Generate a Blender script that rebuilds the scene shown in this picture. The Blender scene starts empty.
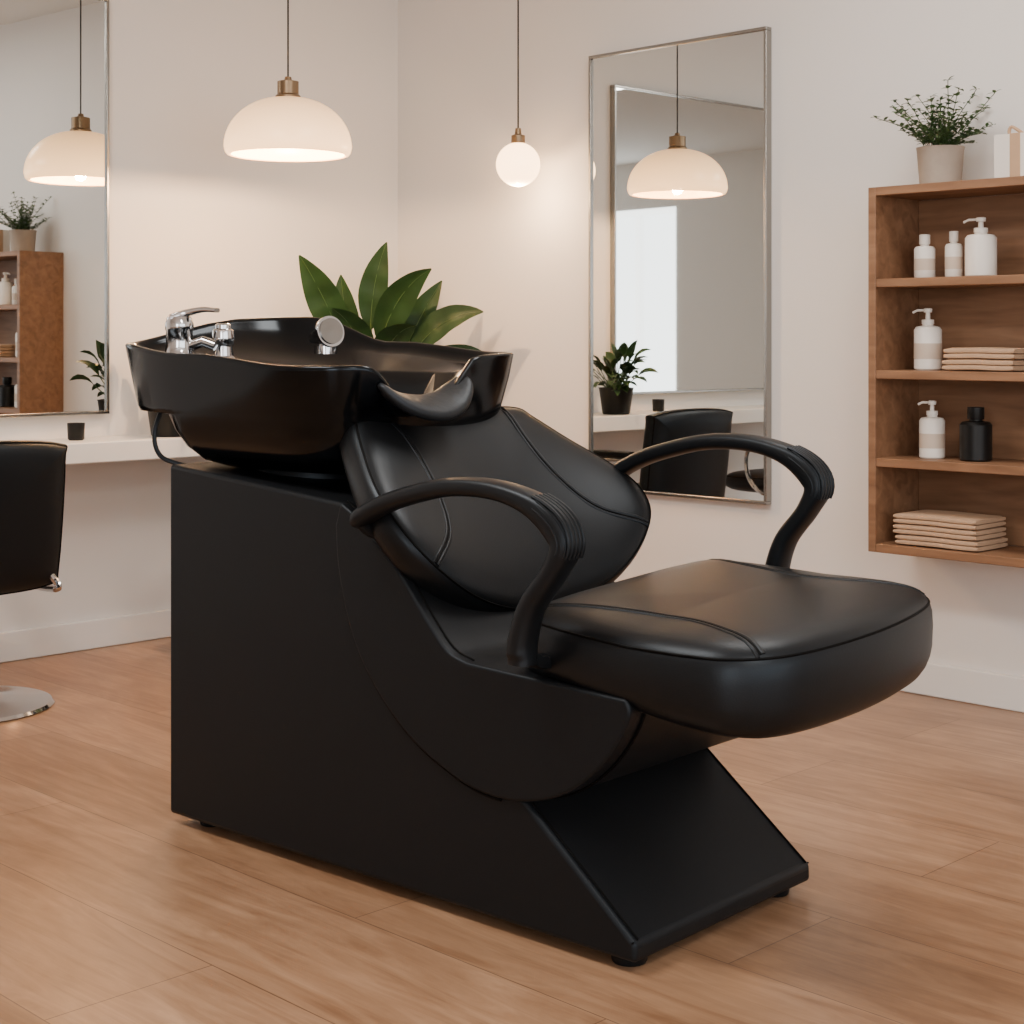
import bpy, math, random
from mathutils import Vector, Matrix
random.seed(7)
R=math.radians
# ---------------------------------------------------------------- materials
def new_mat(name):
    m=bpy.data.materials.new(name); m.use_nodes=True
    nt=m.node_tree; b=nt.nodes['Principled BSDF']; return m,nt,b
def mat(name,col,rough=.5,metal=0,emit=None,es=0,bump=0,bscale=200,var=0,vscale=3,coat=0,spec=None,tint=None):
    m,nt,b=new_mat(name)
    b.inputs['Base Color'].default_value=(*col,1)
    b.inputs['Roughness'].default_value=rough
    b.inputs['Metallic'].default_value=metal
    if coat: 
        b.inputs['Coat Weight'].default_value=coat; b.inputs['Coat Roughness'].default_value=.08
    if spec is not None: b.inputs['Specular IOR Level'].default_value=spec
    if tint: b.inputs['Specular Tint'].default_value=(*tint,1)
    if emit:
        b.inputs['Emission Color'].default_value=(*emit,1); b.inputs['Emission Strength'].default_value=es
    tc=nt.nodes.new('ShaderNodeTexCoord')
    if bump:
        n=nt.nodes.new('ShaderNodeTexNoise'); n.inputs['Scale'].default_value=bscale; n.inputs['Detail'].default_value=3
        bp=nt.nodes.new('ShaderNodeBump'); bp.inputs['Strength'].default_value=bump; bp.inputs['Distance'].default_value=.002
        nt.links.new(tc.outputs['Object'],n.inputs['Vector']); nt.links.new(n.outputs['Fac'],bp.inputs['Height'])
        nt.links.new(bp.outputs['Normal'],b.inputs['Normal'])
    if var:
        n=nt.nodes.new('ShaderNodeTexNoise'); n.inputs['Scale'].default_value=vscale; n.inputs['Detail'].default_value=4
        mx=nt.nodes.new('ShaderNodeMix'); mx.data_type='RGBA'
        mx.inputs['A'].default_value=(*[c*(1-var) for c in col],1); mx.inputs['B'].default_value=(*[min(1,c*(1+var)) for c in col],1)
        nt.links.new(tc.outputs['Object'],n.inputs['Vector']); nt.links.new(n.outputs['Fac'],mx.inputs['Factor'])
        nt.links.new(mx.outputs['Result'],b.inputs['Base Color'])
    return m
CT=(.76,.88,1.0)
LEATHER=mat('black_leather',(.0035,.0037,.0042),.40,bump=.12,bscale=350,spec=.32,tint=CT)
LEATHER2=mat('black_leather_panel',(.0050,.0054,.0062),.46,bump=.12,bscale=300,spec=.25,tint=CT)
SEAM=mat('black_thread',(.0012,.0012,.0014),.6,spec=.1)
PLASTIC=mat('black_plastic',(.005,.0053,.006),.42,spec=.30,tint=CT)
GLOSS=mat('gloss_black_ceramic',(.0012,.0013,.0016),.15,spec=.30,tint=CT)
RUBBER=mat('neck_gel',(.012,.0125,.0135),.45,bump=.5,bscale=60,spec=.38,tint=CT)
CHROME=mat('chrome',(.66,.66,.67),.1,metal=1)
STEEL=mat('brushed_steel',(.34,.33,.31),.25,metal=1)
BRASS=mat('brass',(.26,.18,.11),.35,metal=1)
MIRROR=mat('mirror_glass',(.72,.735,.72),.015,metal=1)
WALL=mat('painted_wall',(.80,.763,.725),.85,bump=.1,bscale=90,var=.015,vscale=1.5)
CEIL=mat('ceiling_paint',(.85,.84,.82),.9,var=.01)
TRIM=mat('white_trim',(.84,.82,.79),.5,var=.01)
COUNTER=mat('white_counter',(.85,.83,.80),.35,var=.02,vscale=5)
WHITEP=mat('white_plastic',(.80,.74,.67),.35,var=.02)
CREAM=mat('cream_label',(.6,.48,.38),.6,var=.05)
KRAFT=mat('kraft_wrap',(.50,.32,.19),.7,var=.1,vscale=20)
TOWEL=mat('tan_towel',(.50,.33,.21),.95,bump=.8,bscale=250,var=.1,vscale=30)
POT=mat('concrete_pot',(.38,.31,.25),.85,bump=.5,bscale=80,var=.15,vscale=25)
BPOT=mat('black_pot',(.006,.006,.006),.4,var=.1,spec=.3)
SOIL=mat('soil',(.04,.025,.015),.95,bump=1,bscale=80)
LEAF=mat('leaf_green',(.016,.044,.012),.45,var=.6,vscale=9,spec=.25)
LEAFV=mat('leaf_midrib',(.06,.11,.03),.5,var=.1)
FERN=mat('fern_green',(.075,.14,.045),.5,var=.4,vscale=30)
STEM=mat('stem_green',(.05,.09,.03),.5,var=.2)
CORD=mat('cord_black',(.02,.018,.015),.6)
GLOBE=mat('opal_glass_globe',(.9,.85,.75),.3,emit=(1,.58,.27),es=8)
BULB=mat('bulb_glass',(.9,.85,.75),.3,emit=(1,.74,.45),es=4)
PANEL=mat('fill_panel_glow',(.9,.9,.9),.5,emit=(1,.95,.88),es=3)  # glow of the added ceiling fill panels
def dome_mat():
    m,nt,b=new_mat('opal_glass_dome')
    b.inputs['Base Color'].default_value=(.85,.64,.42,1); b.inputs['Roughness'].default_value=.3
    tc=nt.nodes.new('ShaderNodeTexCoord'); sp=nt.nodes.new('ShaderNodeSeparateXYZ')
    mr=nt.nodes.new('ShaderNodeMapRange'); mr.inputs['From Min'].default_value=0; mr.inputs['From Max'].default_value=.18
    mr.inputs['To Min'].default_value=3.6; mr.inputs['To Max'].default_value=1.1
    nt.links.new(tc.outputs['Object'],sp.inputs[0]); nt.links.new(sp.outputs['Z'],mr.inputs['Value'])
    nt.links.new(mr.outputs['Result'],b.inputs['Emission Strength'])
    b.inputs['Emission Color'].default_value=(1,.55,.24,1)
    return m
DOME=dome_mat()
def wood(name,c1,c2,rough=.45,stretch=(1,14,14),scale=3):
    m,nt,b=new_mat(name)
    tc=nt.nodes.new('ShaderNodeTexCoord'); mp=nt.nodes.new('ShaderNodeMapping'); mp.inputs['Scale'].default_value=stretch
    n=nt.nodes.new('ShaderNodeTexNoise'); n.inputs['Scale'].default_value=scale; n.inputs['Detail'].default_value=7; n.inputs['Distortion'].default_value=.6
    cr=nt.nodes.new('ShaderNodeValToRGB'); cr.color_ramp.elements[0].position=.3; cr.color_ramp.elements[1].position=.72
    cr.color_ramp.elements[0].color=(*c1,1); cr.color_ramp.elements[1].color=(*c2,1)
    nt.links.new(tc.outputs['Object'],mp.inputs[0]); nt.links.new(mp.outputs[0],n.inputs['Vector'])
    nt.links.new(n.outputs['Fac'],cr.inputs[0]); nt.links.new(cr.outputs[0],b.inputs['Base Color'])
    b.inputs['Roughness'].default_value=rough; return m
SHELFW=wood('walnut_shelf',(.170,.082,.040),(.30,.157,.083),.5,(1.2,10,10),3)
def floor_mat():
    m,nt,b=new_mat('wood_floor'); L=nt.links.new
    tc=nt.nodes.new('ShaderNodeTexCoord')
    br=nt.nodes.new('ShaderNodeTexBrick'); br.offset=.37; br.inputs['Scale'].default_value=1
    br.inputs['Brick Width'].default_value=1.6; br.inputs['Row Height'].default_value=.30
    br.inputs['Mortar Size'].default_value=.0016; br.inputs['Mortar Smooth'].default_value=.6; br.inputs['Bias'].default_value=0
    br.inputs['Color1'].default_value=(.325,.190,.108,1); br.inputs['Color2'].default_value=(.44,.272,.165,1); br.inputs['Mortar'].default_value=(.16,.088,.05,1)
    L(tc.outputs['Object'],br.inputs['Vector'])
    def noise(scale,st,det,dist,c1,c2,p0=.3,p1=.7):
        mp=nt.nodes.new('ShaderNodeMapping'); mp.inputs['Scale'].default_value=st
        n=nt.nodes.new('ShaderNodeTexNoise'); n.inputs['Scale'].default_value=scale; n.inputs['Detail'].default_value=det; n.inputs['Roughness'].default_value=.66; n.inputs['Distortion'].default_value=dist
        L(tc.outputs['Object'],mp.inputs[0]); L(mp.outputs[0],n.inputs['Vector'])
        cr=nt.nodes.new('ShaderNodeValToRGB'); cr.color_ramp.elements[0].position=p0; cr.color_ramp.elements[1].position=p1
        cr.color_ramp.elements[0].color=(*c1,1); cr.color_ramp.elements[1].color=(*c2,1)
        L(n.outputs['Fac'],cr.inputs[0]); return n,cr
    n,cr=noise(2.4,(1,9,1),12,1.4,(.64,.56,.50),(1.10,1.10,1.10))
    n2,cr2=noise(1.1,(1,2,1),5,1.0,(.76,.71,.67),(1.12,1.12,1.12),.35,.65)
    mx=nt.nodes.new('ShaderNodeMix'); mx.data_type='RGBA'; mx.blend_type='MULTIPLY'; mx.inputs['Factor'].default_value=1
    mx2=nt.nodes.new('ShaderNodeMix'); mx2.data_type='RGBA'; mx2.blend_type='MULTIPLY'; mx2.inputs['Factor'].default_value=1
    L(br.outputs['Color'],mx.inputs['A']); L(cr.outputs[0],mx.inputs['B']); L(mx.outputs['Result'],mx2.inputs['A']); L(cr2.outputs[0],mx2.inputs['B'])
    L(mx2.outputs['Result'],b.inputs['Base Color'])
    b.inputs['Roughness'].default_value=.33; b.inputs['Specular IOR Level'].default_value=.45
    bp=nt.nodes.new('ShaderNodeBump'); bp.inputs['Strength'].default_value=.15; bp.inputs['Distance'].default_value=.002
    L(n.outputs['Fac'],bp.inputs['Height']); L(bp.outputs[0],b.inputs['Normal'])
    return m
FLOOR=floor_mat()
# ---------------------------------------------------------------- geometry helpers
def cr_spline(P,n=8,closed=False):
    P=[Vector(p) for p in P]; out=[]; N=len(P)
    rng=range(N) if closed else range(N-1)
    for i in rng:
        if closed: a,b,c,d=P[(i-1)%N],P[i],P[(i+1)%N],P[(i+2)%N]
        else:
            b,c=P[i],P[i+1]; a=P[i-1] if i>0 else b*2-c; d=P[i+2] if i+2<N else c*2-b
        for j in range(n):
            t=j/n
            out.append(.5*((2*b)+(c-a)*t+(2*a-5*b+4*c-d)*t*t+(3*b-a-3*c+d)*t**3))
    if not closed: out.append(P[-1].copy())
    return out
class MB:
    def __init__(s): s.v=[]; s.f=[]; s.m=[]
    def add(s,vs,fs,mi=0):
        o=len(s.v); s.v+= [tuple(v) for v in vs]; s.f+=[tuple(i+o for i in f) for f in fs]; s.m+=[mi]*len(fs)
    def loops(s,loops,mi=0,cap0=True,cap1=True,closed=True):
        n=len(loops[0]); vs=[p for l in loops for p in l]; fs=[]
        for i in range(len(loops)-1):
            for j in range(n if closed else n-1):
                k=(j+1)%n; fs.append((i*n+j,i*n+k,(i+1)*n+k,(i+1)*n+j))
        if cap0: fs.append(tuple(reversed(range(n))))
        if cap1: fs.append(tuple((len(loops)-1)*n+j for j in range(n)))
        s.add(vs,fs,mi)
    def lathe(s,prof,c=(0,0,0),mi=0,seg=32,M=None,cap=True):
        c=Vector(c); L=[]
        for r,z in prof:
            l=[]
            for j in range(seg):
                a=2*math.pi*j/seg; p=Vector((max(r,1e-4)*math.cos(a),max(r,1e-4)*math.sin(a),z))
                if M: p=M@p
                l.append(p+c)
            L.append(l)
        s.loops(L,mi,cap,cap)
    def box(s,c,d,mi=0,M=None):
        c=Vector(c); vs=[]
        for x in (-1,1):
            for y in (-1,1):
                for z in (-1,1):
                    p=Vector((x*d[0]/2,y*d[1]/2,z*d[2]/2))
                    if M: p=M@p
                    vs.append(p+c)
        s.add(vs,[(0,1,3,2),(4,6,7,5),(0,4,5,1),(2,3,7,6),(0,2,6,4),(1,5,7,3)],mi)
    def bx(s,x0,x1,y0,y1,z0,z1,mi=0): s.box(((x0+x1)/2,(y0+y1)/2,(z0+z1)/2),(x1-x0,y1-y0,z1-z0),mi)
    def sweep(s,pts,rw,rh=None,side=(0,1,0),seg=10,mi=0,ex=2.0,taper=True,closed=False):
        pts=[Vector(p) for p in pts]; n=len(pts); L=[]; side=Vector(side)
        fw=rw if callable(rw) else (lambda t:rw); fh=(rh if callable(rh) else (lambda t:rh)) if rh is not None else fw
        for i,p in enumerate(pts):
            if closed: t=pts[(i+1)%n]-pts[i-1]
            else: t=pts[min(i+1,n-1)]-pts[max(i-1,0)]
            t.normalize(); sd=side-t*side.dot(t)
            if sd.length<1e-3: sd=Vector((1,0,0))-t*t.x
            sd.normalize(); u=t.cross(sd); tt=i/(n-1); l=[]
            for j in range(seg):
                a=2*math.pi*j/seg; ca,sa=math.cos(a),math.sin(a)
                cx=math.copysign(abs(ca)**(2/ex),ca); sx=math.copysign(abs(sa)**(2/ex),sa)
                l.append(p+sd*fw(tt)*cx+u*fh(tt)*sx)
            L.append(l)
        if closed: L.append(L[0]); s.loops(L,mi,False,False)
        else: s.loops(L,mi)
    def prism(s,prof,y0,y1,mi=0):
        n=len(prof); vs=[(p[0],y0,p[1]) for p in prof]+[(p[0],y1,p[1]) for p in prof]
        fs=[tuple(range(n)),tuple(reversed(range(n,2*n)))]
        for i in range(n): k=(i+1)%n; fs.append((i,i+n,k+n,k))
        s.add(vs,fs,mi)
    def leaf(s,base,d,length,width,droop,mi=0,n=9,fold=.25,twist=0,face=None,rib=None,sway=0):
        base=Vector(base); d=Vector(d).normalized(); vs=[]; p=base.copy(); step=length/n; C=[]
        sd0=d.cross(Vector((0,0,1)))
        if face is not None: sd0=d.cross(Vector(face))
        if sd0.length<.05: sd0=Vector((1,0,0))
        sd0.normalize()
        for i in range(n+1):
            t=i/n; w=width*max(.02,math.sin(math.pi*min(1,t*.98+.01)**.8)**.85)
            sd=(Matrix.Rotation(twist,3,d)@sd0); sd=(sd-d*sd.dot(d)).normalized()
            up2=sd.cross(d).normalized(); C.append(p+up2*.0008)
            for q in (-1,-.5,0,.5,1):
                vs.append(p+sd*w*q/1+up2*(w*fold*abs(q))+up2*.05*w*math.sin(t*22+q))
            p=p+d*step; d=(d+Vector((0,0,-droop/n))+sd*sway/n).normalized()
        fs=[]
        for i in range(n):
            for j in range(4): a=i*5+j; fs.append((a,a+1,a+6,a+5))
        s.add(vs,fs,mi)
        if rib is not None: s.sweep(C,lambda t:.0022*(1-.8*t),seg=5,mi=rib)
    def build(s,name,mats,parent=None,loc=(0,0,0),rotz=0,smooth=True,ang=40,bevel=0,bseg=3,bang=35,sub=0):
        me=bpy.data.meshes.new(name); me.from_pydata(s.v,[],s.f)
        for m in mats: me.materials.append(m)
        me.polygons.foreach_set('material_index',s.m)
        if smooth: me.polygons.foreach_set('use_smooth',[True]*len(me.polygons))
        import bmesh
        bm=bmesh.new(); bm.from_mesh(me); bmesh.ops.recalc_face_normals(bm,faces=bm.faces); bm.to_mesh(me); bm.free()
        if smooth: me.set_sharp_from_angle(angle=R(ang))
        o=bpy.data.objects.new(name,me); bpy.context.collection.objects.link(o)
        o.location=loc; o.rotation_euler=(0,0,rotz)
        if parent: o.parent=parent
        if bevel:
            b=o.modifiers.new('bevel','BEVEL'); b.width=bevel; b.segments=bseg; b.limit_method='ANGLE'; b.angle_limit=R(bang); b.harden_normals=False
        if sub:
            b=o.modifiers.new('sub','SUBSURF'); b.levels=sub; b.render_levels=sub
        return o
def empty(name,loc=(0,0,0),rotz=0):
    e=bpy.data.objects.new(name,None); bpy.context.collection.objects.link(e); e.location=loc; e.rotation_euler=(0,0,rotz); e.empty_display_size=.1; return e
class Cushion:
    """padded pad: star-shaped outline (u,v), thickness, mapped to 3D"""
    def __init__(s,outline,center,T,mapf,n=5.0,q=2.5,crown=0.0,bottom=1.0,nb=None):
        s.c=Vector((*center,0)); s.o=[Vector((p[0],p[1],0)) for p in outline]; s.T=T; s.map=mapf; s.n=n; s.q=q; s.crown=crown; s.bot=bottom; s.nb=nb or n
    def h(s,t): return s.T/2*(max(0,1-min(1,t)**s.n))**(1/s.q)+s.crown*(1-t*t)
    def rad(s,u,v):
        d=Vector((u,v,0))-s.c; a=math.atan2(d.y,d.x); best=None
        for p in s.o:
            e=p-s.c; da=abs((math.atan2(e.y,e.x)-a+math.pi)%(2*math.pi)-math.pi)
            if best is None or da<best[0]: best=(da,e.length)
        return d.length/best[1]
    def surf(s,u,v,off=0):
        return s.map(u,v,s.h(s.rad(u,v))+off)
    def mesh(s,mb,mi=0):
        S=[.02,.2,.4,.58,.72,.82,.89,.935,.965,.985,.996,1.0]; L=[]
        for t in S: L.append([s.map(*( (s.c+(p-s.c)*t).to_2d()),s.h(t)) for p in s.o])
        for t in reversed(S[:-1]):
            w=-(s.T/2*(max(0,1-t**s.nb))**(1/s.q))*s.bot
            L.append([s.map(*((s.c+(p-s.c)*t).to_2d()),w) for p in s.o])
        mb.loops(L,mi)
    def seam(s,mb,pts,r=.0022,mi=1,off=0.0,ridge=True):
        P=cr_spline([(*p,0) for p in pts],8)
        mb.sweep([s.surf(p.x,p.y,off) for p in P],r,seg=6,mi=mi,side=(.3,.5,.8))
        if ridge:   # rolled leather edge running beside the stitch line
            for d_ in (-1,1):
                Q=[]
                for i,p in enumerate(P):
                    t=(P[min(i+1,len(P)-1)]-P[max(i-1,0)]).normalized(); n_=Vector((-t.y,t.x,0))*d_*.0048
                    Q.append(s.surf(p.x+n_.x,p.y+n_.y,off-.0022))
                mb.sweep(Q,.0042,seg=8,mi=0,side=(.3,.5,.8))
    def piping(s,mb,t=.975,r=.003,mi=1):
        P=[s.map(*((s.c+(p-s.c)*t).to_2d()),s.h(t)) for p in s.o]
        mb.sweep(P,r,seg=6,mi=mi,side=(.3,.2,.9),closed=True)
# ---------------------------------------------------------------- room
X0,X1,Y0,Y1,ZC=-4.73,2.6,-2.6,4.10,2.62
m=MB(); m.bx(X0-.1,X1+.1,Y0-.1,Y1+.1,-.1,0); m.build('floor',[FLOOR],smooth=False)
m=MB(); m.bx(X0-.1,X1+.1,Y0-.1,Y1+.1,ZC,ZC+.1); m.build('ceiling',[CEIL],smooth=False)
m=MB(); m.bx(X0-.1,X0,Y0,Y1,0,ZC); m.build('wall_left',[WALL],smooth=False)
m=MB(); m.bx(X0-.1,X1+.1,Y1,Y1+.1,0,ZC); m.build('wall_right',[WALL],smooth=False)
def wallwin(name,axis,c0,c1,a0,a1,w0,w1,z0,z1):
    m=MB()
    def b(p,q,za,zb):
        if axis=='y': m.bx(p,q,c0,c1,za,zb)
        else: m.bx(c0,c1,p,q,za,zb)
    b(a0,w0,0,ZC); b(w1,a1,0,ZC); b(w0,w1,0,z0); b(w0,w1,z1,ZC); m.build(name,[WALL],smooth=False)
wallwin('wall_back','y',Y0-.1,Y0,X0-.1,X1+.1,-.10,1.9,.35,2.2)
wallwin('wall_east','x',X1,X1+.1,Y0,Y1,-1.6,3.2,.35,2.3)
def window(name,axis,c,w0,w1,z0,z1,nm):
    m=MB(); t=.05
    def b(p,q,za,zb):
        if axis=='y': m.bx(p,q,c-.03,c+.03,za,zb)
        else: m.bx(c-.03,c+.03,p,q,za,zb)
    b(w0,w1,z0,z0+t); b(w0,w1,z1-t,z1)
    for i in range(nm+1):
        p=w0+(w1-w0-t)*i/nm; b(p,p+t,z0+t,z1-t)
    m.build(name,[TRIM],smooth=False)
window('window_1','y',Y0-.05,-.10,1.9,.35,2.2,4)
window('window_2','x',X1+.05,-1.6,3.2,.35,2.3,4)
def baseboard(name,x0,x1,y0,y1):
    m=MB(); m.bx(x0,x1,y0,y1,0,.095); m.build(name,[TRIM],bevel=.004)
baseboard('baseboard_left',X0,X0+.018,Y0+.02,Y1-.02)
baseboard('baseboard_right',X0,X1,Y1-.018,Y1)
# ---------------------------------------------------------------- mirrors
def wall_mirror(loc,rot,w,z0,z1):
    e=empty('wall_mirror',loc,rot); f=.011
    m=MB(); g=MB()
    m.bx(0,w,-.03,-.001,z0,z0+f); m.bx(0,w,-.03,-.001,z1-f,z1); m.bx(0,f,-.03,-.001,z0+f,z1-f); m.bx(w-f,w,-.03,-.001,z0+f,z1-f)
    g.bx(f,w-f,-.022,-.001,z0+f,z1-f)
    m.build('frame',[STEEL],e,bevel=.002); g.build('glass',[MIRROR],e,smooth=False)
wall_mirror((-3.70,Y1,0),0,.746,.507,1.995)
a_t=R(1.8); wl=1.26
wall_mirror((X0+wl*math.sin(a_t)+.001,2.81-wl*math.cos(a_t),0),R(90)+a_t,wl,.775,2.155)
# ---------------------------------------------------------------- counter
m=MB(); m.bx(X0+.001,-4.46,1.2,3.3,.635,.70,0)
m.build('wall_counter',[COUNTER],bevel=.004)
m=MB(); m.lathe([(.022,0),(.026,.005),(.028,.055),(.025,.055),(.02,.01)],(0,0,0),0,24); m.build('black_cup',[BPOT],None,(-4.6,2.63,.70))
# ---------------------------------------------------------------- wooden shelf
sh=empty('wooden_shelf_unit')
sx0,sx1,sy0,sy1=-2.455,-1.62,3.86,4.099
m=MB(); t=.024
m.bx(sx0,sx0+t,sy0,sy1,.43,1.445); m.bx(sx1-t,sx1,sy0,sy1,.43,1.445)
m.bx(sx0+t,sx1-t,sy1-.012,sy1,.454,1.421)
for z in (.43,.668,.912,1.166,1.421): m.bx(sx0+t,sx1-t,sy0+.002 if z not in(.43,1.421) else sy0,sy1-.012,z,z+t)
m.build('shelf_case',[SHELFW],sh,bevel=.002)
Z1,Z2,Z3,Z4,ZT=1.190,.936,.692,.454,1.445
def pump_bottle(name,x,y,z,r,h,body=WHITEP,cap=WHITEP,pump=True,label=True):
    m=MB(); H=h*.72 if pump else h*.75
    m.lathe([(r*.9,0),(r,.004),(r,H*.9),(r*.85,H*.97),(r*.4,H),(r*.4,H+.008)],(0,0,0),0,28)
    if label: m.lathe([(r*1.01,H*.25),(r*1.01,H*.6)],(0,0,0),2,28,cap=False)
    if pump:
        m.lathe([(r*.45,H+.004),(r*.45,H+.016),(r*.18,H+.017),(r*.16,h-.012)],(0,0,0),1,16)
        m.lathe([(r*.3,h-.012),(r*.32,h-.002),(r*.2,h)],(0,0,0),1,16)
        m.sweep([(0,0,h-.006),(-r*.8,-.1*r,h-.006),(-r*1.15,-.15*r,h-.012)],.0035,seg=8,mi=1)
    else:
        m.lathe([(r*.5,H+.004),(r*.52,H+.006),(r*.52,h),(r*.4,h+.001)],(0,0,0),1,24)
    m.build(name,[body,cap,CREAM],None,(x,y,z+.0005))
pump_bottle('shampoo_bottle',-2.336,3.96,Z1,.029,.122,WHITEP,WHITEP,False)
pump_bottle('lotion_bottle',-2.252,3.97,Z1,.024,.128,WHITEP,WHITEP,False)
pump_bottle('pump_bottle',-2.165,3.96,Z1,.042,.162,WHITEP,WHITEP,True,False)
pump_bottle('pump_bottle',-2.326,3.96,Z2,.038,.172)
pump_bottle('pump_bottle',-2.313,3.96,Z3,.035,.160)
pump_bottle('black_bottle',-2.18,3.96,Z3,.043,.145,BPOT,BPOT,False,False)
def towels(name,x,y,z,w,d,h,n):
    m=MB(); th=h/n
    for i in range(n):
        dx=random.uniform(-.006,.006); ww=w*random.uniform(.93,1); 
        zz=th*(i+.5)
        for q in range(2):
            zc=zz+(q-.5)*th*.46
            pts=[(dx-ww/2+.0,0,zc),(dx-ww/4,0,zc+.001),(dx,0,zc+.0015),(dx+ww/4,0,zc),(dx+ww/2,0,zc)]
            m.sweep(cr_spline(pts,4),lambda t:d/2*(1-.02*abs(2*t-1)),lambda t:th*.27*(1 if .03<t<.97 else .7),side=(0,1,0),seg=20,mi=0,ex=5)
    m.build(name,[TOWEL],None,(x,y,z+.001))
towels('towel_stack',-2.135,3.96,Z2,.22,.15,.062,2)
towels('towel_stack',-2.255,3.96,Z4,.26,.17,.086,3)
m=MB(); m.lathe([(.05,0),(.056,.005),(.064,.1),(.066,.108),(.058,.108),(.055,.09),(.001,.09)],(0,0,0),0,36)
m.lathe([(.055,.088),(.03,.094),(.001,.095)],(0,0,0),1,24)
for i in range(46):
    a=random.uniform(0,2*math.pi); el=random.uniform(.45,1.5); L=random.uniform(.10,.22)
    d=Vector((math.cos(a)*math.cos(el),math.sin(a)*math.cos(el),math.sin(el)))
    p=Vector((random.uniform(-.03,.03),random.uniform(-.03,.03),.092)); P=[p]
    for k in range(9):
        p=p+d*L/9; d=(d+Vector((0,0,-.05))+Vector([random.uniform(-.08,.08) for _ in range(3)])).normalized(); P.append(p)
    if min(q.y for q in P)<-.25 or max(q.y for q in P)>.11: continue
    m.sweep(P,.0011,seg=5,mi=3)
    for k in range(2,10):
        for s_ in (0,1,2,3):
            aa=random.uniform(0,6.28); dd=Vector((math.cos(aa),math.sin(aa),random.uniform(-.1,.9)))
            m.leaf(P[k],dd,random.uniform(.014,.024),random.uniform(.004,.0065),.5,mi=2,n=3)
m.build('potted_fern',[POT,SOIL,FERN,STEM],None,(-2.296,3.975,ZT))
m=MB(); m.box((0,0,.06),(.12,.10,.12),0); m.box((0,0,.06),(.122,.025,.122),1); m.box((0,0,.06),(.03,.102,.122),1); m.sweep(cr_spline([(0,0,.122),(-.035,0,.145),(-.04,0,.125),(0,0,.124),(.04,0,.125),(.035,0,.145),(0,0,.122)],5),.005,seg=6,mi=1)
m.build('gift_box',[WHITEP,KRAFT],None,(-2.045,3.97,ZT),bevel=.004)
# ---------------------------------------------------------------- pendants
def point(name,loc,p,r,col=(1,.66,.37),parent=None):
    l=bpy.data.lights.new(name,'POINT'); l.energy=p; l.shadow_soft_size=r; l.color=col
    o=bpy.data.objects.new(name,l); bpy.context.collection.objects.link(o); o.location=loc
    if parent: o.parent=parent
ZD=1.608
e=empty('dome_pendant_lamp',(-4.109,3.10,ZD))
m=MB(); pr=[]; k_=1.012
for i in range(15):
    a=i/14*R(84); pr.append((k_*(.2*math.cos(a)**.9 if i else .2),.025+.160*math.sin(a)))
pr=[(.182*k_,0),(.190*k_,.002),(.196*k_,.010)]+pr; inn=[(max(r-.005,.001),max(z-.004,0.002)) for r,z in reversed(pr)]
m.lathe(pr+inn,(0,0,0),0,64,cap=False); m.build('glass_shade',[DOME],e,ang=70)
m=MB(); m.lathe([(.04,.177),(.04,.189),(.034,.195),(.034,.235),(.012,.24),(.01,.25)],(0,0,0),0,32)
m.lathe([(.003,.24),(.003,ZC-ZD-.02)],(0,0,0),1,10); m.lathe([(.05,ZC-ZD-.025),(.05,ZC-ZD-.001)],(0,0,0),0,24)
m.build('cap_and_cord',[BRASS,CORD],e)
m=MB(); m.lathe([(.001,.05),(.025,.06),(.035,.085),(.03,.11),(.015,.13),(.015,.177)],(0,0,0),0,24); m.build('bulb',[BULB],e)
point('bulb_light',(0,0,.022),36,.02,parent=e)
e=empty('globe_pendant_lamp',(-3.905,3.935,1.628))
m=MB(); m.lathe([(.0765*math.sin(R(a)),-.0765*math.cos(R(a))) for a in range(1,176,6)],(0,0,0),0,40); m.build('glass_globe',[GLOBE],e,ang=70)
m=MB(); m.lathe([(.022,.07),(.024,.075),(.024,.1),(.012,.105),(.01,.125)],(0,0,0),0,24)
m.lathe([(.003,.12),(.003,ZC-1.628-.02)],(0,0,0),1,10); m.lathe([(.045,ZC-1.628-.025),(.045,ZC-1.628-.001)],(0,0,0),0,24)
m.build('cap_and_cord',[BRASS,CORD],e)
point('bulb_light',(0,0,-.10),6,.012,parent=e)
# ---------------------------------------------------------------- plants
m=MB(); m.lathe([(.12,0),(.13,.01),(.16,.62),(.165,.65),(.15,.65),(.145,.6),(.001,.6)],(0,0,0),0,40); m.lathe([(.146,.6),(.001,.61)],(0,0,0),1,24)
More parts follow.
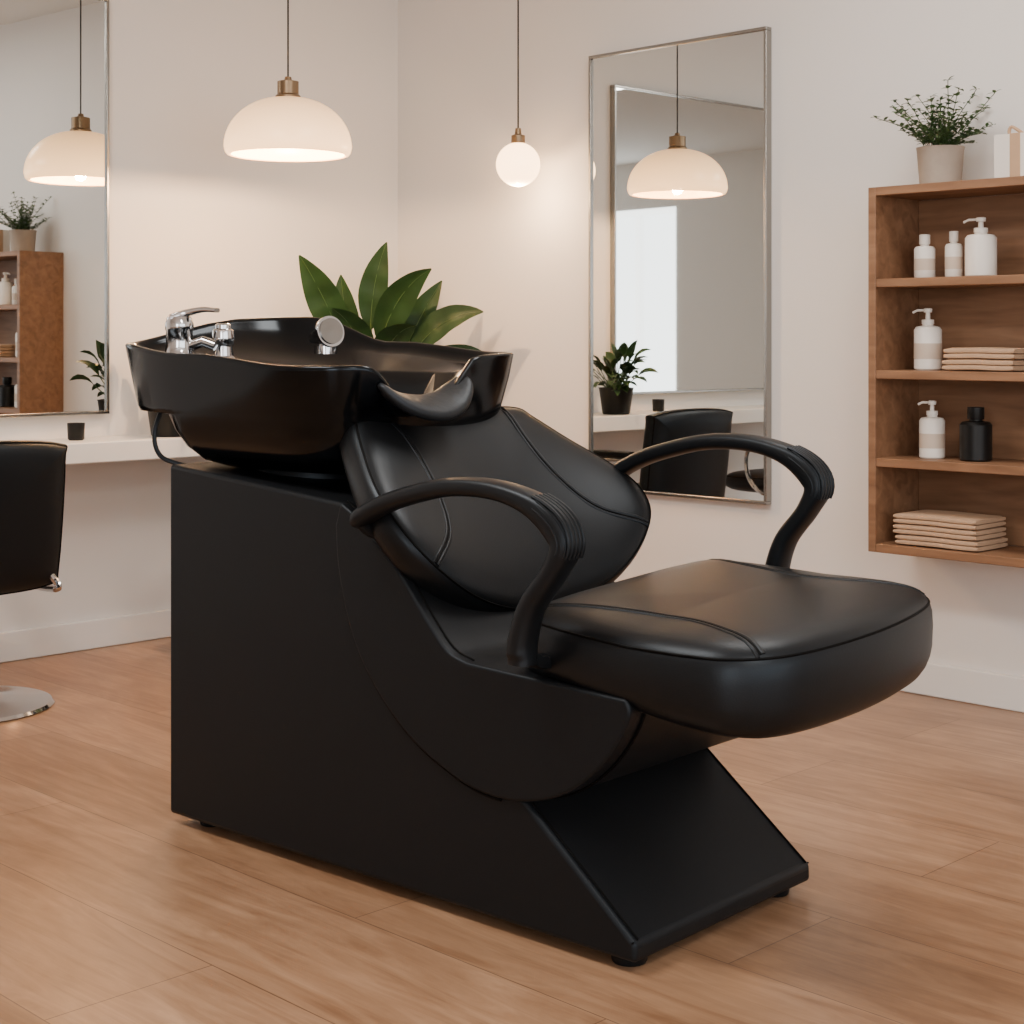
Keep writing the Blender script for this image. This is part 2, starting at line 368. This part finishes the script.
# (lateral, depth, up, stalk, leaf length, half width, droop, sway)
LV=[(-.48,-.3,1.0,.43,.35,.062,.9,.2),(-.8,-.2,.8,.35,.25,.048,1.1,-.2),(.05,-.2,1.5,.46,.32,.052,.4,.3),(.42,-.35,1.1,.42,.35,.060,1.0,.2),
    (.75,-.3,.85,.39,.33,.054,1.3,-.1),(.85,-.1,.5,.34,.28,.048,1.0,.1),(-.2,-.5,1.0,.34,.28,.056,.9,-.3),(.3,-.5,.8,.33,.28,.056,1.0,.3),
    (-.9,-.1,.5,.30,.23,.044,.8,.2),(.62,-.1,1.1,.38,.30,.050,.8,-.2),(-.3,0,1.2,.38,.28,.05,.6,.2),(-.65,-.4,.7,.32,.26,.05,1.,.1),(.55,-.5,.6,.30,.26,.05,1.,.1)]
for i,(lx,dd,up,st,L,w,dr,sw) in enumerate(LV):
    d=Vector(((lx-dd)*.7071,(lx+dd)*.7071,up*1.2))
    b=Vector((random.uniform(-.04,.04),random.uniform(-.04,.04),.6))
    dn=d.normalized(); P=[b]; q=b.copy(); dir_=Vector((dn.x*.3,dn.y*.3,1)).normalized()
    for k in range(8):
        q=q+dir_*st/8; dir_=(dir_*.86+dn*.14).normalized(); P.append(q.copy())
    m.sweep(P,.005,seg=6,mi=3)
    m.leaf(q,(dir_*.5+dn*1.2),L,w,dr,mi=2,n=14,fold=.26,twist=random.uniform(-.25,.25),face=(.6,-.6,.45),rib=4,sway=sw)
m.build('potted_peace_lily',[POT,SOIL,LEAF,STEM,LEAFV],None,(-4.425,3.72,0))
m=MB(); m.lathe([(.055,0),(.06,.005),(.075,.11),(.078,.115),(.07,.115),(.066,.095),(.001,.095)],(0,0,0),0,32); m.lathe([(.067,.094),(.001,.1)],(0,0,0),1,20)
for i in range(60):
    a=random.uniform(0,6.28); el=random.uniform(.05,1.4); d=Vector((math.cos(a)*math.cos(el),math.sin(a)*math.cos(el),math.sin(el)))
    if d.x<-.4: d.x*=-1
    if d.y<-.45: d.y*=-1
    b=Vector((random.uniform(-.03,.03),random.uniform(-.03,.03),.096)); L=random.uniform(.06,.17); q=b+d*L
    m.sweep([b,b+d*L*.5,q],.002,seg=5,mi=3); m.leaf(q,d,random.uniform(.06,.1),random.uniform(.014,.022),1.4,mi=2,n=5,twist=random.uniform(-.6,.6))
m.build('potted_plant',[BPOT,SOIL,LEAF,STEM],None,(-4.565,2.955,.70))
# ---------------------------------------------------------------- salon chairs
def salon_chair(x,y):
    e=empty('salon_chair',(x,y,0))
    m=MB(); m.lathe([(.23,0),(.235,.004),(.228,.012),(.07,.03),(.035,.045),(.03,.3),(.04,.31)],(.04,.05,0),0,48)
    m.build('chrome_base',[CHROME],e)
    O=[(p.x,p.y) for p in cr_spline([(-.23,-.22,0),(0,-.245,0),(.22,-.24,0),(.245,0,0),(.22,.24,0),(0,.245,0),(-.23,.22,0),(-.25,0,0)],6,True)]
    c=Cushion(O,(0,0),.1,lambda u,v,w:Vector((u-.05,v,.37+w)),n=6,q=2.5); m=MB(); c.mesh(m); c.piping(m); m.build('seat',[LEATHER,SEAM],e,ang=60)
    O=[(p.x,p.y) for p in cr_spline([(-.22,-.2,0),(0,-.21,0),(.22,-.2,0),(.25,-.15,0),(.25,.15,0),(.23,.2,0),(0,.215,0),(-.23,.2,0),(-.25,.15,0),(-.25,-.15,0)],6,True)]
    c=Cushion(O,(0,0),.09,lambda u,v,w:Vector((.205+v*.12+w-.25*u*u,u,.535+v)),n=7,q=2.5); m=MB(); c.mesh(m); c.piping(m); m.build('backrest',[LEATHER,SEAM],e,ang=60)
    for s in (-1,1):
        m=MB(); m.sweep(cr_spline([(.17,s*.20,.40),(.21,s*.235,.33),(-.02,s*.25,.325),(-.12,s*.25,.40),(-.12,s*.25,.52),(.0,s*.25,.55),(.16,s*.235,.55)],6),.010,seg=8); m.build('chrome_arm',[CHROME],e)
        m=MB(); m.sweep([(-.13,s*.25,.57),(0,s*.25,.572),(.12,s*.245,.57)],.022,.014,seg=14,ex=3); m.build('arm_pad',[LEATHER],e)
salon_chair(-4.25,2.02); salon_chair(-4.20,3.17)
# ---------------------------------------------------------------- shampoo chair unit
px=(.197-2.56)*.7071; py=(.197+2.56)*.7071
U=empty('shampoo_bowl_chair',(px,py,.02),R(45-41.75))
W=.534
m=MB(); A=[(-1.236,0),(-1.236,.738),(-.69,.692),(-.62,.60),(-.50,.44),(-.32,.30),(-.2345,.216),(0,.032),(0,0)]
m.prism(A,0,W)
m.build('base_cabinet',[LEATHER2],U,bevel=.009,bseg=4)
m=MB()
for yy in (.012,W-.012): m.sweep([(-.228,yy,.213),(-.003,yy,.036)],.0018,seg=6)
m.sweep([(-.006,0,.0325),(-.006,W,.0325)],.0018,seg=6,side=(1,0,0))
m.build('cabinet_seams',[SEAM],U)
top=[(-.690,.694),(-.64,.665),(-.538,.585),(-.46,.50),(-.41,.452),(-.3627,.4365)]
front=[(-.012,.424),(-.004,.40),(-.0306,.347),(-.075,.295),(-.135,.25),(-.21,.222),(-.29,.213),(-.36,.221),(-.411,.238),(-.48,.268),(-.538,.307),(-.60,.365),(-.648,.43),(-.678,.50),(-.698,.58),(-.704,.65)]
def c2(P,n): return [(p.x,p.y) for p in cr_spline([(*p,0) for p in P],n)]
m=MB(); m.prism(c2(top,4)+c2(front,4),-.010,W+.010)
m.build('seat_shell',[LEATHER2],U,bevel=.016,bseg=5,bang=60)
m=MB(); sp=c2(front,4)
m.sweep([(a+.004,-.004,b-.003) for a,b in sp[24:]],.0026,seg=6)
m.sweep([(a+.002,.03,b-.001) for a,b in sp[4:24]],.0022,seg=6)
m.sweep([(a,.01,b+.001) for a,b in c2(top,4)],.0022,seg=6)
m.build('shell_seams',[SEAM],U)
m=MB()
for fx,fy in ((-1.16,.06),(-1.16,W-.06),(-.05,.05),(-.05,W-.05)): m.lathe([(.028,-.02),(.03,-.016),(.03,.002)],(fx,fy,0),0,20)
m.build('feet',[PLASTIC],U)
# seat
cyS=.310
h=[(-.28,0),(-.278,.18),(-.255,.28),(-.15,.312),(0,.322),(.10,.322),(.18,.307),(.240,.25),(.270,.15),(.282,0)]
O=[(a,b) for a,b in h]+[(a,-b) for a,b in reversed(h[1:-1])]
O=[(p.x,p.y) for p in cr_spline([(*p,0) for p in O],6,True)]
def smap(u,v,w): 
    z=.484+w+.006*u+.055*v
    if w>0: z+=.016*max(0,-(u)/.28)
    if w<0: z-=.038*max(0,min(1,(u+.15)/.35))*min(1,-w/.05)
    return Vector((u-.008,cyS+v,z))
S=Cushion(O,(0,0),.124,smap,n=14,q=3.0,crown=.014,bottom=1.0,nb=8)
m=MB(); S.mesh(m); S.piping(m,.978,.0024)
for s in (-1,1): S.seam(m,[(-.24,s*.255),(-.12,s*.22),(.03,s*.205),(.14,s*.235),(.215,s*.265)],.0020)
m.build('seat_cushion',[LEATHER,SEAM],U,ang=60)
m=MB(); m.bx(-.22,.10,.08,.46,.395,.44); m.build('seat_plate',[PLASTIC],U,bevel=.005)
# backrest
ob=Vector((-.435,.318,.492)); Vv=Vector((-.645,0,.764)); Nn=Vector((.764,0,.645))
h=[(0,0),(.13,.006),(.24,.04),(.325,.11),(.354,.19),(.342,.28),(.302,.38),(.268,.45),(.238,.485),(.12,.498),(0,.500)]
O=[(a,b) for a,b in h]+[(-a,b) for a,b in reversed(h[1:-1])]
O=[(p.x,p.y) for p in cr_spline([(*p,0) for p in O],6,True)]
def bmap(u,v,w):
    f=1.26*u*u*(1-.85*v/.49) if u>0 else .75*u*u*(1-.6*v/.49)
    return ob+Vector((0,u,0))+Vv*v+Nn*(w-.05+f)
B=Cushion(O,(0,.22),.11,bmap,n=8,q=2.8,crown=.014)
m=MB(); B.mesh(m); B.piping(m,.97,.0024)
for s in (-1,1): B.seam(m,[(s*.180,.475),(s*.165,.38),(s*.175,.27),(s*.215,.17),(s*.300,.10)],.0020)
m.build('backrest_cushion',[LEATHER,SEAM],U,ang=60)
m=MB(); m.prism([(-.60,.60),(-.52,.50),(-.46,.46),(-.44,.42),(-.62,.50),(-.68,.62)],.08,.46); m.build('backrest_support',[PLASTIC],U,bevel=.005)
# arms
AP=[(-.604,.664),(-.56,.690),(-.4866,.718),(-.363,.746),(-.2464,.747),(-.155,.722),(-.104,.676),(-.1234,.6255),(-.173,.563),(-.195,.5026),(-.197,.463)]
def arm(yc,dx,dz,sgn):
    m=MB(); P=cr_spline([(a+dx,yc,b+dz) for a,b in AP],7)
    def fw(t):
        r=.027
        if t<.05: r*=.35+.65*math.sqrt(max(0,t/.05))
        if t>.97: r*=.85
        return r
    def fh(t):
        r=.0165+.010*math.exp(-((t-.57)/.09)**2)+.006*max(0,(t-.7)/.3)
        if t<.05: r*=.4+.6*math.sqrt(max(0,t/.05))
        return r
    m.sweep(P,fw,fh,seg=20,ex=2.8)
    n=len(P)
    for k in range(5):
        off=(k-2)*.0095
        Q=[]
        for i in range(int(n*.49),int(n*.66)):
            t=(P[i+1]-P[i-1]).normalized(); u=Vector((0,1,0)).cross(t).normalized()
            outd=u if u.dot(Vector((1,0,.4)))>0 else -u
            Q.append(P[i]+outd*(fh(i/(n-1))*.93)+Vector((0,off,0)))
        m.sweep(Q,.0035,seg=6)
    for k in range(3):
        for sg in (-1,1):
            Q=[]
            for i in range(int(n*.50),int(n*.65)):
                t=(P[i+1]-P[i-1]).normalized(); u=Vector((0,1,0)).cross(t).normalized()
                outd=u if u.dot(Vector((1,0,.4)))>0 else -u
                Q.append(P[i]+outd*(.004+.007*k)+Vector((0,sg*(.0262-.002*k),0)))
            m.sweep(Q,.0018,seg=6)
    m.build('armrest',[PLASTIC],U,ang=50)
    m=MB(); yb=0 if sgn<0 else W
    m.sweep([(-.197+dx,yc-sgn*.01,.475+dz),(-.197+dx,yc-sgn*.03,.463),( -.197,yb-sgn*.05,.45)],.02,.012,seg=10,ex=4,side=(1,0,0))
    m.sweep([(-.59+dx,yc,.668+dz),(-.59+dx,(yc+yb)/2,.65+dz*.5),(-.57,yb-sgn*.05,.62)],.012,seg=10,side=(1,0,0))
    m.build('armrest_bracket',[PLASTIC],U)
arm(-.05,0,0,-1); arm(.675,.033,.045,1)
# ---- basin
cx,cy,a_,b_=-1.062,.262,.390,.306
NB=120
def sm(t): t=max(0,min(1,t)); return t*t*(3-2*t)
def foot(j,ins,rear,nside=0):
    th=2*math.pi*j/NB; c,s=math.cos(th),math.sin(th); ex=4.4
    X=math.copysign(abs(c)**(2/ex),c); Y=math.copysign(abs(s)**(2/ex),s)
    aa=a_-ins-(rear if c<0 else 0)*min(1,abs(c)*3); bb=b_-ins-nside
    return cx+aa*X,cy+bb*Y,X,Y
def rimz(x,y,X):
    z=.948+.024*sm((y+.04)/.6)+.022*sm((-x-.80)/.3)+.060*sm((-x-1.15)/.25)*(.35+.65*sm(y/.35))
    if X>.55:
        z-=.088*sm((X-.55)/.4)*math.exp(-((y-.205)/.105)**4)
    return z
def bl(ins,rear,zf,ns=0):
    l=[]
    for j in range(NB):
        x,y,X,Y=foot(j,ins,rear,ns); x0,y0,_,_=foot(j,0,0); l.append(Vector((x,y,zf(rimz(x0,y0,X)))))
    return l
L=[bl(.16,.16,lambda z:.728),bl(.13,.15,lambda z:.733),bl(.085,.14,lambda z:.748),bl(.055,.135,lambda z:min(.775,z-.05)),bl(.037,.13,lambda z:min(.81,z-.03)),bl(.0265,.125,lambda z:min(.844,z-.021)),
   bl(.0255,.004,lambda z:min(.848,z-.019)),bl(.022,0,lambda z:min(.860,z-.016)),bl(.008,0,lambda z:z-.05 if z>.93 else z-.014),bl(.001,0,lambda z:z-.008),bl(0,0,lambda z:z-.002),bl(.003,0,lambda z:z+.002),bl(.008,0,lambda z:z+.0025),bl(.013,0,lambda z:z-.001),bl(.017,0,lambda z:z-.008),
   bl(.024,0,lambda z:z-.020 if z>.93 else z-.01),bl(.045,.02,lambda z:min(z-.026,.975) if z>.93 else z-.014),bl(.085,.165,lambda z:min(.932,z-.016),.02),bl(.090,.175,lambda z:min(.926,z-.02),.025),bl(.10,.185,lambda z:min(.89,z-.03),.03),bl(.13,.22,lambda z:.80,.03),bl(.18,.25,lambda z:.77,.04),bl(.26,.05,lambda z:.765)]
m=MB(); m.loops(L,0); m.build('wash_basin',[GLOSS],U,ang=65)
# neck cushion
NP=cr_spline([(-.684,.085,.915),(-.676,.112,.892),(-.666,.150,.874),(-.660,.205,.866),(-.666,.258,.876),(-.676,.298,.900),(-.684,.325,.925)],6)
m=MB(); m.sweep(NP,lambda t:.008+.038*math.sin(math.pi*t)**.6,lambda t:.004+.012*math.sin(math.pi*t)**.6,side=(1,0,-.45),seg=18,ex=2.6); m.build('neck_cushion',[RUBBER],U,ang=60)
m=MB(); m.lathe([(.15,.69),(.15,.75)],(-1.05,.265,0),0,32); m.build('basin_mount',[PLASTIC],U)
m=MB(); m.sweep(cr_spline([(-1.285,.02,.86),(-1.285,-.002,.80),(-1.265,-.002,.755),(-1.235,.03,.735),(-1.20,.06,.73)],6),.005,seg=8); m.build('water_hose',[PLASTIC],U)
# faucet
F=Vector((-1.335,.10,.955))
m=MB(); m.lathe([(.036,0),(.038,.004),(.033,.01),(.030,.03),(.029,.065),(.031,.068),(.031,.082),(.026,.096),(.012,.102)],F,0,32)
m.sweep(cr_spline([F+Vector((-.012,-.012,.092)),F+Vector((.01,.01,.104)),F+Vector((.045,.03,.112)),F+Vector((.075,.045,.110))],6),lambda t:.026-.012*t,lambda t:.009-.004*t,side=(-.5,.8,0),seg=16,ex=3)
m.sweep([F+Vector((.02,.01,.03)),F+Vector((.045,.03,.042)),F+Vector((.07,.045,.033))],.012,seg=14)
m.build('faucet',[CHROME],U)
F=Vector((-1.29,.185,.955))
m=MB(); m.lathe([(.028,0),(.029,.005),(.022,.01),(.020,.03),(.024,.034),(.026,.05),(.024,.066),(.018,.07),(.018,.078),(.013,.082)],F,0,28); m.build('diverter_valve',[CHROME],U)
F=Vector((-1.225,.43,.968))
m=MB(); m.lathe([(.026,0),(.026,.018),(.017,.022),(.017,.035)],F,0,24)
M=Matrix.Rotation(R(40),3,'X')@Matrix.Rotation(R(75),3,'Y')
m.lathe([(.012,-.045),(.016,-.03),(.018,.0),(.032,.02),(.036,.027),(.036,.037)],F+Vector((-.005,-.005,.045)),0,28,M)
m.lathe([(.030,.0375),(.030,.041),(.001,.042)],F+Vector((-.005,-.005,.045)),1,28,M)
m.build('shower_head',[CHROME,STEEL],U)
# ---------------------------------------------------------------- lights
def area(name,loc,rot,sx,sy,p,col):
    l=bpy.data.lights.new(name,'AREA'); l.shape='RECTANGLE'; l.size=sx; l.size_y=sy; l.energy=p; l.color=col
    o=bpy.data.objects.new(name,l); bpy.context.collection.objects.link(o); o.location=loc; o.rotation_euler=rot; return o
for i,(lx,ly,pw) in enumerate(((-2.6,1.0,42),(-2.0,3.0,19),(0.2,1.2,34))):  # added overhead fill, out of view, to brighten the room
    m=MB(); m.bx(-.6,.6,-.3,.3,-.02,-.001,0); m.bx(-.56,.56,-.26,.26,-.024,-.02,1); m.build('added_fill_panel',[TRIM,PANEL],None,(lx,ly,ZC),smooth=False)  # invented glowing panel that goes with the fill light
    area('ceiling_fill',(lx,ly,ZC-.04),(0,0,0),1.1,.5,pw,(1,.94,.88))  # area light added as fill from above
area('daylight_south',(.90,Y0+.02,1.3),(R(90),0,0),2.0,1.8,64,(.98,.99,1))
area('daylight_east',(X1-.02,.8,1.35),(0,R(90),0),1.8,4.6,58,(.98,.99,1))
w=bpy.data.worlds.new('world'); bpy.context.scene.world=w; w.use_nodes=True
bg=w.node_tree.nodes['Background']; bg.inputs[0].default_value=(.85,.93,1,1); bg.inputs[1].default_value=1.2
# ---------------------------------------------------------------- camera
cd=bpy.data.cameras.new('camera'); cd.sensor_width=36; cd.lens=1600/1024*36; cd.shift_y=-172/1024
cam=bpy.data.objects.new('camera',cd); bpy.context.collection.objects.link(cam); cam.location=(0,0,1.02); cam.rotation_euler=(R(90),0,R(45))
bpy.context.scene.camera=cam
